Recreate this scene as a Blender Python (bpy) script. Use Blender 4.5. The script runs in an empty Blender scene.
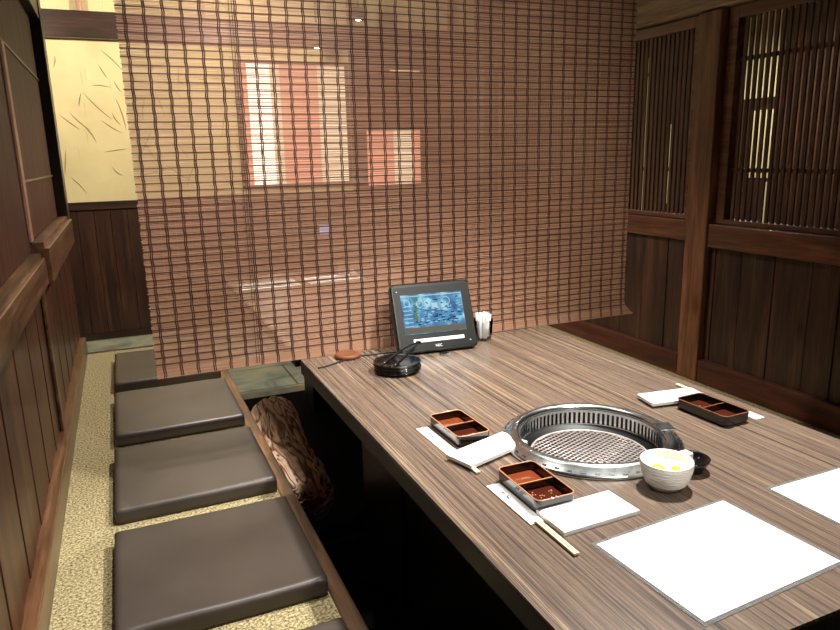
import bpy, math, random
from mathutils import Vector, Matrix, noise
random.seed(7)
PI = math.pi
sc = bpy.context.scene
COL = sc.collection

# ------------------------------------------------------------------ materials
def srgb(r, g, b):
    f = lambda c: (c/255/12.92) if c/255 <= .04045 else ((c/255+.055)/1.055)**2.4
    return (f(r), f(g), f(b), 1)

def base_mat(name, col=(.5,.5,.5,1), rough=.5, metal=0, spec=.5, coat=0):
    m = bpy.data.materials.new(name); m.use_nodes = True
    b = m.node_tree.nodes['Principled BSDF']
    b.inputs['Base Color'].default_value = col
    b.inputs['Roughness'].default_value = rough
    b.inputs['Metallic'].default_value = metal
    b.inputs['Specular IOR Level'].default_value = spec
    b.inputs['Coat Weight'].default_value = coat
    b.inputs['Coat Roughness'].default_value = .15
    return m, m.node_tree, b

def coords(nt, scale=(1,1,1)):
    tc = nt.nodes.new('ShaderNodeTexCoord'); mp = nt.nodes.new('ShaderNodeMapping')
    mp.inputs['Scale'].default_value = scale
    nt.links.new(tc.outputs['Object'], mp.inputs['Vector'])
    return mp.outputs['Vector']

def noise_n(nt, vec, scale, detail=4, rough=.55, dist=0):
    n = nt.nodes.new('ShaderNodeTexNoise'); n.inputs['Scale'].default_value = scale
    n.inputs['Detail'].default_value = detail; n.inputs['Roughness'].default_value = rough
    n.inputs['Distortion'].default_value = dist
    nt.links.new(vec, n.inputs['Vector']); return n.outputs['Fac']

def ramp(nt, fac, stops):
    r = nt.nodes.new('ShaderNodeValToRGB'); e = r.color_ramp.elements
    while len(e) < len(stops): e.new(.5)
    for i, (p, c) in enumerate(stops): e[i].position = p; e[i].color = c
    nt.links.new(fac, r.inputs['Fac']); return r.outputs['Color']

def mixc(nt, f, a, b, mode='MIX'):
    m = nt.nodes.new('ShaderNodeMix'); m.data_type = 'RGBA'; m.blend_type = mode
    if isinstance(f, (int, float)): m.inputs[0].default_value = f
    else: nt.links.new(f, m.inputs[0])
    nt.links.new(a, m.inputs[6]); nt.links.new(b, m.inputs[7]); return m.outputs[2]

def bump(nt, b, fac, strength=.3, dist=.002):
    n = nt.nodes.new('ShaderNodeBump'); n.inputs['Strength'].default_value = strength
    n.inputs['Distance'].default_value = dist
    nt.links.new(fac, n.inputs['Height']); nt.links.new(n.outputs[0], b.inputs['Normal'])

def wood(name, dark, mid, light, axis='Z', rough=.4, coat=0, knots=True, spec=.4):
    m, nt, b = base_mat(name, mid, rough, 0, spec, coat)
    s = {'X': (1,14,14), 'Y': (14,1,14), 'Z': (14,14,1)}[axis]
    v = coords(nt, s)
    f1 = noise_n(nt, v, 1.6, 6, .6, .6)
    c1 = ramp(nt, f1, [(.3, dark), (.52, mid), (.75, light)])
    f2 = noise_n(nt, v, 9, 3, .6)
    c2 = ramp(nt, f2, [(.3, (.45,.45,.45,1)), (.65, (1.1,1.1,1.1,1))])
    c = mixc(nt, .75, c1, c2, 'MULTIPLY')
    if knots:
        v2 = coords(nt, {'X': (.35,1,1), 'Y': (1,.35,1), 'Z': (1,1,.35)}[axis])
        vo = nt.nodes.new('ShaderNodeTexVoronoi'); vo.inputs['Scale'].default_value = 7
        nt.links.new(v2, vo.inputs['Vector'])
        k = ramp(nt, vo.outputs['Distance'], [(.05, (.35,.3,.28,1)), (.14, (1,1,1,1))])
        c = mixc(nt, .8, c, k, 'MULTIPLY')
    nt.links.new(c, b.inputs['Base Color'])
    bump(nt, b, f2, .25, .0015)
    return m

M = {}
M['wood_left'] = wood('wood_left', srgb(46,23,12), srgb(76,43,24), srgb(104,64,38), 'Z', .38, .15)
M['wood_panel'] = wood('wood_left_panel', srgb(50,22,14), srgb(78,40,26), srgb(98,56,38), 'Z', .6, 0, False, .2)
M['wood_left_rail'] = wood('wood_left_rail', srgb(66,42,26), srgb(100,68,44), srgb(132,96,66), 'Y', .35, .2, False)
M['wood_right'] = wood('wood_right', srgb(36,22,15), srgb(68,43,31), srgb(100,66,48), 'Z', .45, .1)
M['wood_right_rail'] = wood('wood_right_rail', srgb(66,38,24), srgb(104,62,40), srgb(140,90,62), 'Y', .4, .15, False)
M['wood_post'] = wood('wood_post', srgb(76,44,28), srgb(120,76,50), srgb(154,104,72), 'Z', .45, .1)
M['wood_beam'] = wood('wood_beam', srgb(112,94,72), srgb(156,134,106), srgb(186,162,130), 'Y', .55, 0)
M['wood_base'] = wood('wood_base', srgb(60,28,20), srgb(88,44,32), srgb(112,62,46), 'Y', .42, .1, False)
M['wood_dark'] = wood('wood_dark', srgb(30,18,13), srgb(52,33,25), srgb(76,50,38), 'X', .45, .1, False)
M['wood_dark_v'] = wood('wood_dark_v', srgb(32,18,12), srgb(58,34,23), srgb(82,52,36), 'Z', .45, .1)
M['wood_black'] = wood('wood_black', srgb(14,11,10), srgb(24,19,17), srgb(34,28,25), 'Z', .4, .1, False)
M['wood_back_panel'] = wood('wood_back_panel', srgb(60,32,24), srgb(92,54,42), srgb(118,74,58), 'Z', .5, 0, False)
M['lattice'] = wood('lattice', srgb(58,36,25), srgb(92,62,44), srgb(124,88,64), 'Z', .5, 0, False)
M['edge_trim'] = wood('edge_trim', srgb(56,40,27), srgb(94,68,46), srgb(158,112,70), 'Y', .45, .1, False)
M['cream_wood'] = wood('cream_wood', srgb(140,104,80), srgb(170,132,106), srgb(190,152,126), 'Z', .5, 0, False)

def table_mat():
    m, nt, b = base_mat('striped_laminate', rough=.27, spec=.5)
    v = coords(nt, (85, .8, 1))
    f = noise_n(nt, v, 1.0, 6, .8)
    c = ramp(nt, f, [(.34, srgb(60,51,46)), (.43, srgb(90,77,69)), (.49, srgb(120,102,88)), (.54, srgb(84,72,66)), (.60, srgb(150,130,108)), (.68, srgb(92,79,71))])
    v2 = coords(nt, (240, 1.0, 1)); f2 = noise_n(nt, v2, 1.0, 4, .7)
    c2 = ramp(nt, f2, [(.38, (.5,.5,.52,1)), (.5, (.92,.92,.9,1)), (.62, (1.25,1.19,1.08,1))])
    c = mixc(nt, .85, c, c2, 'MULTIPLY')
    nt.links.new(c, b.inputs['Base Color'])
    f3 = noise_n(nt, coords(nt, (1,1,1)), 300, 2)
    bump(nt, b, f3, .08, .0005)
    return m
M['table'] = table_mat()

def plaster():
    m, nt, b = base_mat('plaster', rough=.9, spec=.1)
    v = coords(nt)
    f = noise_n(nt, v, 3, 5, .6)
    c = ramp(nt, f, [(.3, srgb(194,182,138)), (.7, srgb(210,198,154))])
    nt.links.new(c, b.inputs['Base Color'])
    # straw scratches
    h = None
    for i, (rx, sx) in enumerate(((.5, 1), (-.7, 1.3), (1.2, .9))):
        mp = nt.nodes.new('ShaderNodeMapping'); tc = nt.nodes.new('ShaderNodeTexCoord')
        nt.links.new(tc.outputs['Object'], mp.inputs['Vector'])
        mp.inputs['Rotation'].default_value = (0, rx, 0); mp.inputs['Scale'].default_value = (9*sx, 1, 1.6)
        mp.inputs['Location'].default_value = (i*3.3, 0, i*1.7)
        vo = nt.nodes.new('ShaderNodeTexVoronoi'); vo.inputs['Scale'].default_value = 1.3
        nt.links.new(mp.outputs[0], vo.inputs['Vector'])
        r = ramp(nt, vo.outputs['Distance'], [(.05, (0,0,0,1)), (.12, (1,1,1,1))])
        h = r if h is None else mixc(nt, 1, h, r, 'MULTIPLY')
    bump(nt, b, h, .6, .006)
    return m
M['plaster'] = plaster()

def carpet():
    m, nt, b = base_mat('carpet', rough=.95, spec=.05)
    v = coords(nt)
    f = noise_n(nt, v, 150, 3, .7)
    c = ramp(nt, f, [(.36, srgb(88,76,50)), (.48, srgb(146,134,98)), (.62, srgb(190,179,142))])
    nt.links.new(c, b.inputs['Base Color']); bump(nt, b, f, 1, .004)
    return m
M['carpet'] = carpet()

def stone():
    m, nt, b = base_mat('stone', rough=.42, spec=.4)
    v = coords(nt, (1, 1, 1)); f = noise_n(nt, v, 3.2, 8, .65, .8)
    c = ramp(nt, f, [(.3, srgb(84,88,78)), (.5, srgb(128,134,120)), (.66, srgb(158,152,122)), (.75, srgb(112,124,112))])
    br = nt.nodes.new('ShaderNodeTexBrick'); nt.links.new(v, br.inputs['Vector'])
    br.inputs['Scale'].default_value = 1.0; br.inputs['Mortar Size'].default_value = .008
    br.inputs['Brick Width'].default_value = .9; br.inputs['Row Height'].default_value = .45
    br.inputs['Color1'].default_value = (1,1,1,1); br.inputs['Color2'].default_value = (.85,.88,.85,1)
    br.inputs['Mortar'].default_value = (.35,.33,.3,1)
    c = mixc(nt, 1, c, br.outputs['Color'], 'MULTIPLY')
    nt.links.new(c, b.inputs['Base Color']); bump(nt, b, f, .3, .006)
    return m
M['stone'] = stone()

def leather():
    m, nt, b = base_mat('leatherette', rough=.42, spec=.5)
    v = coords(nt)
    f = noise_n(nt, v, 4, 4); c = ramp(nt, f, [(.3, srgb(56,48,43)), (.7, srgb(68,60,54))])
    nt.links.new(c, b.inputs['Base Color'])
    vo = nt.nodes.new('ShaderNodeTexVoronoi'); vo.inputs['Scale'].default_value = 420
    nt.links.new(v, vo.inputs['Vector']); bump(nt, b, vo.outputs['Distance'], .12, .0006)
    return m
M['leather'] = leather()

def bark():
    m, nt, b = base_mat('weathered_log_wood', rough=.6, spec=.3)
    v = coords(nt, (8, 1.0, 8)); f = noise_n(nt, v, 1.7, 2, .5, 1.0)
    w = nt.nodes.new('ShaderNodeMath'); w.operation = 'MULTIPLY'; w.inputs[1].default_value = 44; nt.links.new(f, w.inputs[0])
    s = nt.nodes.new('ShaderNodeMath'); s.operation = 'SINE'; nt.links.new(w.outputs[0], s.inputs[0])
    s0 = s; s = nt.nodes.new('ShaderNodeMath'); s.operation = 'MULTIPLY_ADD'; s.inputs[1].default_value = .5; s.inputs[2].default_value = .5; nt.links.new(s0.outputs[0], s.inputs[0])
    c = ramp(nt, s.outputs[0], [(.0, srgb(100,60,44)), (.28, srgb(206,160,134)), (.8, srgb(244,210,184))])
    c2 = ramp(nt, noise_n(nt, coords(nt), 9, 3), [(.35, (.8,.76,.72,1)), (.6, (1,1,1,1))])
    c = mixc(nt, 1, c, c2, 'MULTIPLY')
    nt.links.new(c, b.inputs['Base Color']); bump(nt, b, s.outputs[0], .7, .006)
    return m
M['log'] = bark()

def bamboo(name, a, bcol):
    m, nt, b = base_mat(name, rough=.5, spec=.35)
    v = coords(nt, (1.6, 40, 160)); f = noise_n(nt, v, 3, 3, .7)
    c = ramp(nt, f, [(.3, a), (.7, bcol)]); nt.links.new(c, b.inputs['Base Color'])
    tr = nt.nodes.new('ShaderNodeBsdfTranslucent'); nt.links.new(c, tr.inputs['Color'])
    mx = nt.nodes.new('ShaderNodeMixShader'); mx.inputs[0].default_value = .2
    out = nt.nodes['Material Output']
    nt.links.new(b.outputs[0], mx.inputs[1]); nt.links.new(tr.outputs[0], mx.inputs[2]); nt.links.new(mx.outputs[0], out.inputs['Surface'])
    return m
M['bamboo'] = bamboo('bamboo_stick', srgb(176,132,104), srgb(220,176,146))
M['bamboo_dark'] = base_mat('bamboo_dark_rod', srgb(100,66,52), .5)[0]
M['cord'] = base_mat('dark_cord', srgb(92,62,54), .8, 0, .2)[0]

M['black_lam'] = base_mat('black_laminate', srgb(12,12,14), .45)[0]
M['footwell_shade'] = base_mat('footwell_shade_black', srgb(8,8,9), .9, 0, .05)[0]  # black carries the shade of the leg well
M['table_edge'] = base_mat('table_edge', srgb(40,34,32), .45)[0]
M['black_plastic'] = base_mat('black_plastic', srgb(18,19,20), .35)[0]
M['grey_plastic'] = base_mat('grey_plastic', srgb(14,16,16), .4, 0, .35)[0]
M['black_gloss'] = base_mat('black_gloss', srgb(12,12,13), .12, 0, .6, .4)[0]
M['rubber'] = base_mat('rubber', srgb(10,10,10), .6)[0]
M['paper'] = base_mat('paper', srgb(244,244,244), .7, 0, .2)[0]
M['clear_edge'] = base_mat('clear_edge', srgb(225,225,222), .1, 0, .5, .0)[0]
M['clear_edge'].node_tree.nodes['Principled BSDF'].inputs['Transmission Weight'].default_value = .85
M['towel'] = base_mat('wrapped_towel', srgb(246,247,248), .3, 0, .5, .5)[0]
M['ink'] = base_mat('ink', srgb(52,58,78), .8)[0]
M['ink_orange'] = base_mat('ink_orange', srgb(240,160,100), .8)[0]
M['ink_mint'] = base_mat('ink_mint', srgb(140,190,180), .8)[0]
M['chopstick'] = wood('chopstick_wood', srgb(236,214,170), srgb(244,226,186), srgb(252,240,208), 'Y', .5, 0, False)
M['white_glaze'] = base_mat('white_glaze', srgb(236,232,220), .2, 0, .5, .3)[0]
M['grey_glaze'] = base_mat('grey_glaze', srgb(96,92,88), .3)[0]
M['lemon'] = base_mat('lemon', srgb(240,218,40), .35)[0]
M['sauce'] = base_mat('sauce_red', srgb(116,54,28), .08, 0, .6, .5)[0]
M['sauce_dark'] = base_mat('sauce_dark', srgb(66,28,17), .08, 0, .6, .5)[0]
M['sesame'] = base_mat('sesame', srgb(226,150,110), .5)[0]
M['lacquer'] = base_mat('brown_lacquer', srgb(30,15,10), .16, 0, .6, .5)[0]
M['rim'] = base_mat('worn_rim', srgb(186,132,98), .25, 0, .6, .3)[0]
M['rim_dark'] = base_mat('dark_rim', srgb(120,78,56), .25, 0, .6, .3)[0]
M['garlic'] = base_mat('garlic', srgb(240,216,202), .5)[0]
M['orange'] = base_mat('orange_clay', srgb(112,62,38), .6)[0]
M['white_emboss'] = base_mat('white_plastic', srgb(225,228,228), .4)[0]
M['red_cloth'] = base_mat('red_cloth', srgb(170,60,44), .9)[0]

def steel():
    m, nt, b = base_mat('brushed_steel', srgb(206,212,212), .24, 1)
    f = noise_n(nt, coords(nt), 40, 4); r = ramp(nt, f, [(.3, (.2,.2,.2,1)), (.7, (.27,.27,.27,1))])
    nt.links.new(r, b.inputs['Roughness']); return m
M['steel'] = steel()
M['steel_dark'] = base_mat('burnt_steel', srgb(26,27,27), .45, .7)[0]
M['grate'] = base_mat('grate_wire', srgb(176,166,162), .4, .35)[0]

def glass():
    m, nt, b = base_mat('clear_glass', (.95,.97,.97,1), .03)
    b.inputs['Transmission Weight'].default_value = 1; b.inputs['IOR'].default_value = 1.08; return m
M['glass'] = glass()

def emit(name, col, s):
    m = bpy.data.materials.new(name); m.use_nodes = True; nt = m.node_tree
    nt.nodes.remove(nt.nodes['Principled BSDF'])
    e = nt.nodes.new('ShaderNodeEmission'); e.inputs[0].default_value = col; e.inputs[1].default_value = s
    nt.links.new(e.outputs[0], nt.nodes['Material Output'].inputs[0]); return m
M['lamp'] = emit('lamp_glow', (1,.93,.82,1), 60)
M['led'] = emit('led', (.8,1,.95,1), 1.2)
M['win_white'] = emit('lit_white_curtain', srgb(255,238,218), 3.2)
M['win_red'] = emit('lit_red_curtain', srgb(240,158,128), 1.6)
M['win_cream'] = emit('lit_cream_curtain', srgb(250,220,180), 1.7)
M['ui_white'] = emit('screen_white', srgb(190,225,235), .9)
M['ui_dark'] = emit('screen_dark', srgb(36,62,92), .6)
M['ui_tan'] = emit('screen_tan', srgb(150,140,120), .55)
M['ui_green'] = emit('screen_green', srgb(120,170,120), .6)
def screen():
    m = emit('screen_blue', (0,0,0,1), 1.15); nt = m.node_tree; e = nt.nodes['Emission']
    v = coords(nt, (1,1,1)); f = noise_n(nt, v, 22, 3, .6)
    c = ramp(nt, f, [(.32, srgb(62,92,130)), (.5, srgb(86,140,180)), (.66, srgb(160,212,226))])
    nt.links.new(c, e.inputs[0]); return m
M['screen'] = screen()

# ------------------------------------------------------------------ mesh building
class MB:
    def __init__(s): s.v = []; s.f = []; s.mi = []; s.cur = 0
    def add(s, vs, fs):
        o = len(s.v); s.v += [tuple(p) for p in vs]
        for f in fs: s.f.append([i+o for i in f]); s.mi.append(s.cur)
        return s
    def box(s, x0, x1, y0, y1, z0, z1, mt=None):
        vs = [(x,y,z) for x in (x0,x1) for y in (y0,y1) for z in (z0,z1)]
        if mt: vs = [mt @ Vector(p) for p in vs]
        return s.add(vs, [(0,1,3,2),(4,6,7,5),(0,4,5,1),(2,3,7,6),(0,2,6,4),(1,5,7,3)])
    def lathe(s, prof, cx=0, cy=0, n=48, closed=False):
        k = len(prof); vs = []
        for i in range(n):
            a = 2*PI*i/n
            for r, z in prof: vs.append((cx+r*math.cos(a), cy+r*math.sin(a), z))
        fs = []
        for i in range(n):
            j = (i+1) % n
            for q in range(k-1 if not closed else k):
                q2 = (q+1) % k
                fs.append((i*k+q, j*k+q, j*k+q2, i*k+q2))
        return s.add(vs, fs)
    def disc(s, r, z, cx=0, cy=0, n=48, up=True):
        vs = [(cx+r*math.cos(2*PI*i/n), cy+r*math.sin(2*PI*i/n), z) for i in range(n)]
        return s.add(vs, [tuple(range(n)) if up else tuple(reversed(range(n)))])
    def tube(s, pts, r, n=6, cap=True, flat=1.0):
        pts = [Vector(p) for p in pts]; rings = []
        rr = r if isinstance(r, (list, tuple)) else [r]*len(pts)
        up0 = Vector((0,0,1))
        for i, p in enumerate(pts):
            t = (pts[min(i+1, len(pts)-1)] - pts[max(i-1, 0)]).normalized()
            u = up0 if abs(t.dot(up0)) < .95 else Vector((0,1,0))
            a = t.cross(u).normalized(); b = a.cross(t)
            rings.append([p + rr[i]*(math.cos(2*PI*k/n)*a + flat*math.sin(2*PI*k/n)*b) for k in range(n)])
        vs = [q for r_ in rings for q in r_]; fs = []
        for i in range(len(pts)-1):
            for k in range(n):
                k2 = (k+1) % n; fs.append((i*n+k, i*n+k2, (i+1)*n+k2, (i+1)*n+k))
        if cap: fs.append(tuple(reversed(range(n)))); fs.append(tuple((len(pts)-1)*n+k for k in range(n)))
        return s.add(vs, fs)
    def build(s, name, mat, parent=None, smooth=False, bevel=0, seg=2):
        me = bpy.data.meshes.new(name); me.from_pydata(s.v, [], s.f)
        mats = mat if isinstance(mat, (list, tuple)) else [mat]
        for m in mats: me.materials.append(m)
        for i, p in enumerate(me.polygons):
            p.material_index = min(s.mi[i], len(mats)-1); p.use_smooth = smooth
        me.update()
        o = bpy.data.objects.new(name, me); COL.objects.link(o)
        if parent: o.parent = parent
        if bevel:
            b = o.modifiers.new('bevel', 'BEVEL'); b.width = bevel; b.segments = seg; b.limit_method = 'ANGLE'
            b.harden_normals = False
        if smooth and not bevel:
            for p in me.polygons: p.use_smooth = True
        return o

def box(name, mat, x0, x1, y0, y1, z0, z1, parent=None, bevel=0):
    return MB().box(x0,x1,y0,y1,z0,z1).build(name, mat, parent, bevel=bevel)

def tag(o, label, cat, group=None, kind=None):
    o['label'] = label; o['category'] = cat
    if group: o['group'] = group
    if kind: o['kind'] = kind
    return o
def struct(o, label=None, cat=None):
    o['kind'] = 'structure'
    if label: o['label'] = label
    if cat: o['category'] = cat
    return o
def thing(name, loc, label, cat, group=None, rz=0):
    o = bpy.data.objects.new(name, None); COL.objects.link(o); o.location = loc; o.rotation_euler = (0,0,rz)
    o.empty_display_size = .05
    return tag(o, label, cat, group)
def sthing(name, loc, label, cat):
    o = bpy.data.objects.new(name, None); COL.objects.link(o); o.location = loc
    return struct(o, label, cat)
def copy_tree(o, parent=None):
    c = o.copy(); COL.objects.link(c)
    if parent: c.parent = parent
    for ch in o.children: copy_tree(ch, c)
    return c

# ------------------------------------------------------------------ dimensions
# z = 0 stone floor, seats .40, table top .76, camera 1.38
SEAT = .40; TOP = .76; CEIL = 2.75; YB = 5.9; XL = -.27; XR = 2.23; YE = 3.90; BL_Y = 2.066

# ------------------------------------------------------------------ shell
struct(box('floor', M['stone'], -2.2, 5.2, -1.3, YB+.1, -.1, 0), 'grey green stone slab floor of the passage behind the booth', 'floor')
struct(box('ceiling', M['wood_dark'], -2.2, 5.2, -1.3, YB+.1, CEIL, CEIL+.08), 'dark ceiling over the dining room', 'ceiling')
struct(box('wall_front', M['wood_dark_v'], -2.2, 5.2, -1.4, -1.3, -.1, CEIL), 'dark wooden wall at the near end of the room', 'wall')
struct(box('wall_outer_left', M['plaster'], -2.3, -2.2, -1.4, YB+.1, -.1, CEIL), 'cream plaster end wall of the passage', 'wall')
M_dark = M['wood_dark_v']
wr = struct(box('wall_outer_right', M_dark, 5.2, 5.3, -1.4, YB+.1, -.1, CEIL), 'dark far wall of the neighbouring booth', 'wall')
# footwell floor, the darkness under the tables is put into its black
struct(box('floor_footwell', M['footwell_shade'], .388, 1.46, -1.3, YE-.02, 0, .012), 'floor of the leg well, its black standing in for the shade under the tables', 'floor')

# back wall with windows
wb = struct(MB().box(-2.2, 5.2, YB, YB+.1, -.1, CEIL).build('wall_back', M['plaster']), 'cream straw plaster wall at the end of the passage', 'wall')
mb = MB(); x = -2.2
while x < 5.19:
    w = .118; mb.box(x+.0015, min(x+w-.0015, 5.2), YB-.018, YB, .05, 1.03); x += w
mb.build('wainscot', M['wood_dark_v'], wb, bevel=.002)
box('wainscot_cap', M['wood_dark'], -2.2, 5.2, YB-.03, YB, 1.03, 1.09, wb, .003)
struct(box('baseboard_back', M['wood_dark'], -2.2, 5.2, YB-.03, YB, 0, .05), 'thin dark skirting along the passage wall', 'baseboard')
hb = struct(box('trim_1', M['wood_dark'], -2.2, 5.2, YB-.09, YB, 2.27, 2.455, bevel=.004), 'dark header beam across the plaster wall', 'beam')
mb = MB()
for px in (-.11, .75, 1.95, 2.9, 3.8): mb.box(px-.022, px+.022, YB-.05, YB, 2.455, CEIL)
mb.build('upper_mullion', M['cream_wood'], hb)

# straw strands trowelled into the plaster
rs = random.Random(11); mb = MB()
lines = [((.0,2.20),(.13,2.06)),((.02,2.0),(-.03,2.1)),((-.16,1.90),(.02,1.70)),((-.10,1.95),(.04,1.935)),((.06,1.86),(.11,1.62)),((-.06,1.7),(.08,1.60)),((-.02,1.35),(.05,1.28))]
for _ in range(150):
    x = rs.uniform(-1.5, 3.3); z = rs.uniform(1.12, 2.7); a = rs.choice((-.9,-.7,1.3,.1,1.5,-1.2))+rs.uniform(-.2,.2); l = rs.uniform(.06,.26)
    if 2.25 < z < 2.47 or 2.25 < z+math.sin(a)*l < 2.47 : continue
    lines.append(((x,z),(x+math.cos(a)*l, z+math.sin(a)*l)))
for (p0, p1) in lines:
    d = rs.uniform(-.012,.012); q0 = Vector((p0[0], YB, p0[1])); q1 = Vector((p1[0], YB, p1[1])); n_ = Vector((-(q1-q0).z, 0, (q1-q0).x)).normalized()
    mb.tube([q0+(q1-q0)*t/6+n_*d*math.sin(PI*t/6) for t in range(7)], [.0008,.003,.0042,.0046,.004,.003,.0006], 6)
mb.build('straw_strands', base_mat('straw', srgb(150,132,88), .9)[0], wb)
KB = YB/5.7
def kz(z): return 1.38+(z-1.38)*KB
def window(name, x0, x1, z0, z1, strips, label):
    x0 *= KB; x1 *= KB; z0 = kz(z0); z1 = kz(z1)
    r = sthing(name, (0,0,0), label, 'window')
    fw = .03
    f = MB().box(x0-fw, x1+fw, YB-.03, YB, z0-fw, z0).box(x0-fw, x1+fw, YB-.03, YB, z1, z1+fw)
    f.box(x0-fw, x0, YB-.03, YB, z0, z1).box(x1, x1+fw, YB-.03, YB, z0, z1)
    f.build('window_frame', M['wood_dark'], r)
    for a, b_, m in strips:
        n = 8; mm = MB(); xa = x0+(x1-x0)*a; xb = x0+(x1-x0)*b_
        vs = []; fs = []
        for i in range(n+1):
            xx = xa+(xb-xa)*i/n; yy = YB-.018-.003*math.sin(i*1.7)
            vs += [(xx, yy, z0), (xx, yy, z1)]
        for i in range(n): fs.append((2*i, 2*i+2, 2*i+3, 2*i+1))
        mm.add(vs, fs).build('curtain_panel', M[m], r, smooth=True)
    return r
window('window_1', .96, 1.82, 1.18, 2.11, [(0,.07,'win_red'),(.07,.28,'win_white'),(.28,.37,'win_cream'),(.37,.73,'win_red'),(.73,1,'win_cream')], 'wide lit window with red and cream curtain panels behind the blind')
window('window_2', 1.99, 2.49, 1.14, 1.60, [(0,.5,'win_red'),(.5,.85,'win_cream'),(.85,1,'win_red')], 'smaller lit window with red curtain right of the wide one')
window('reflection_strip', 2.22, 2.50, 2.07, 2.095, [(0,1,'win_cream')], 'narrow glowing strip standing in for a reflection above the smaller window')  # thin emissive strip imitating a reflected line of light, no real opening
struct(box('trim_2', M['wood_dark_v'], 1.93, 2.02, YB-.06, YB, 1.09, 2.27, bevel=.003), 'dark post between the two lit windows', 'post')
struct(box('trim_3', M['wood_back_panel'], 2.021, 3.6, YB-.013, YB, 1.0901, 2.269), 'reddish wooden panel around the smaller lit window', 'panel')

# ---- left wall
wl = struct(box('wall_left', M['wood_dark_v'], -.36, -.30, -1.3, 3.95, 0, 1.10), 'dark wooden partition along the left seats', 'wall')
mb = MB(); y = 3.95; k = 0
while y > -1.25:
    w = .125; mb.box(-.30, -.272-.002*(k % 2), y-w+.0025, y-.0005, .47, .985); y -= w; k += 1
mb.build('wainscot_board', M['wood_left'], wl, bevel=.002)
struct(MB().box(-.30, -.242, -1.3, 3.895, SEAT+.001, .488).build('baseboard_left', M['wood_left_rail'], bevel=.003), 'brown skirting board beside the beige carpet on the left', 'baseboard')
tr = struct(box('trim_4', M['wood_left_rail'], -.30, -.235, 2.60, 3.95, .985, 1.105, bevel=.003), 'middle rail of the left partition beyond the post', 'rail')
box('rail_lip', M['edge_trim'], -.30, -.248, 2.60, 3.86, 1.105, 1.125, tr)
tr = struct(box('trim_5', M['wood_left_rail'], -.30, -.25, -1.3, 2.5995, .985, 1.075, bevel=.003), 'middle rail of the left partition nearest the camera', 'rail')
box('rail_lip', M['edge_trim'], -.30, -.262, -1.3, 2.5995, 1.075, 1.09, tr)
struct(box('trim_6', M['wood_left_rail'], -.271, -.262, 2.50, 2.56, .489, .984, bevel=.003), 'slim post in the left partition', 'post')
struct(box('trim_7', M['wood_black'], -.42, -.245, 3.865, 4.0, 1.106, CEIL, bevel=.004), 'near black corner post at the end of the left partition', 'post')
def shoji(name, y0, y1, label, vy=()):
    r = sthing(name, (0,0,0), label, 'window')
    box('panel', M['wood_panel'], -.34, -.288, y0, y1, 1.13 if y0 > 2.5 else 1.095, 2.04, r)
    zb = 1.13 if y0 > 2.5 else 1.095
    for z in (1.326, 1.765): 
        if name == 'window_4' or z > 1.5:
            box('crossbar', M['edge_trim'], -.288, -.282, y0, y1, z-.004, z+.004, r)
    for yy in vy:
        box('stile', M['cream_wood'], -.2875, -.279, yy-.045, yy+.016, zb, 1.76, r, .002)
    return r
shoji('window_4', 2.60, 3.80, 'dark screen panel with thin bars beyond the left post', (2.62,))
shoji('window_5', -1.3, 2.5995, 'plain reddish brown screen panel nearest on the left', ())
struct(box('trim_8', M['wood_dark'], -.37, -.25, -1.3, 3.86, 2.05, 2.19, bevel=.003), 'dark top beam of the left partition', 'beam')
struct(box('wall_left_upper', M['plaster'], -.36, -.30, -1.3, 3.86, 2.19, CEIL), 'cream plaster strip above the left beam', 'wall')

# ---- right wall
wrt = struct(box('wall_right', M['wood_dark_v'], 2.25, 2.31, -1.3, YE, 0, 1.0), 'dark wooden lower partition along the right seats', 'wall')
mb = MB(); y = YE; k = 0; ws = [.155,.11,.16,.13,.15]
while y > -1.2:
    w = ws[k % 5]; mb.box(2.222+.002*(k % 2), 2.25, y-w+.003, y, .47, 1.0); y -= w; k += 1
mb.build('wainscot_board', M['wood_right'], wrt, bevel=.002)
struct(box('baseboard_right', M['wood_base'], 2.195, 2.25, -1.3, 2.095, SEAT+.001, .50, bevel=.003), 'reddish skirting board beyond the right edge of the table', 'baseboard')
struct(box('baseboard_right_far', M['wood_base'], 2.20, 2.25, 2.22, YE-.002, SEAT+.001, .495, bevel=.003), 'dark skirting board behind the right post', 'baseboard')
struct(box('trim_9', M['wood_post'], 2.195, 2.30, 2.10, 2.215, SEAT+.001, 1.905, bevel=.005), 'square brown post standing in the right partition', 'post')
struct(box('trim_10', M['wood_right_rail'], 2.20, 2.31, -1.3, 2.095, .985, 1.08, bevel=.004), 'reddish brown middle rail of the right partition nearest the camera', 'rail')
struct(box('trim_11', M['wood_right_rail'], 2.205, 2.31, 2.22, YE, 1.0, 1.085, bevel=.004), 'brown middle rail of the right partition behind the post', 'rail')
struct(box('trim_12', M['wood_beam'], 2.195, 2.33, -1.3, YE, 1.91, 2.22, bevel=.006), 'thick pale brown beam over the right lattice', 'beam')
def lattice(name, y0, y1, z0, z1, label):
    r = sthing(name, (0,0,0), label, 'window')
    f = MB().box(2.225, 2.275, y0, y0+.035, z0, z1).box(2.225, 2.275, y1-.045, y1, z0, z1)
    f.box(2.225, 2.275, y0+.035, y1-.045, z0, z0+.018).box(2.225, 2.275, y0+.035, y1-.045, z1-.045, z1)
    f.build('lattice_frame', M['wood_right_rail'], r, bevel=.002)
    s = MB(); y = y1-.045-.027
    while y > y0+.04:
        s.box(2.238, 2.246, y-.007, y+.007, z0+.018, z1-.045); y -= .0265
    s.build('lattice_slats', M['lattice'], r)
    for z in (1.295, 1.712):
        box('crossbar', M['lattice'], 2.2465, 2.258, y0+.035, y1-.045, z-.008, z+.008, r)
    return r
lattice('window_6', -1.3, 2.09, 1.082, 1.905, 'tall slatted lattice screen on the right nearest the camera')
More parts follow.
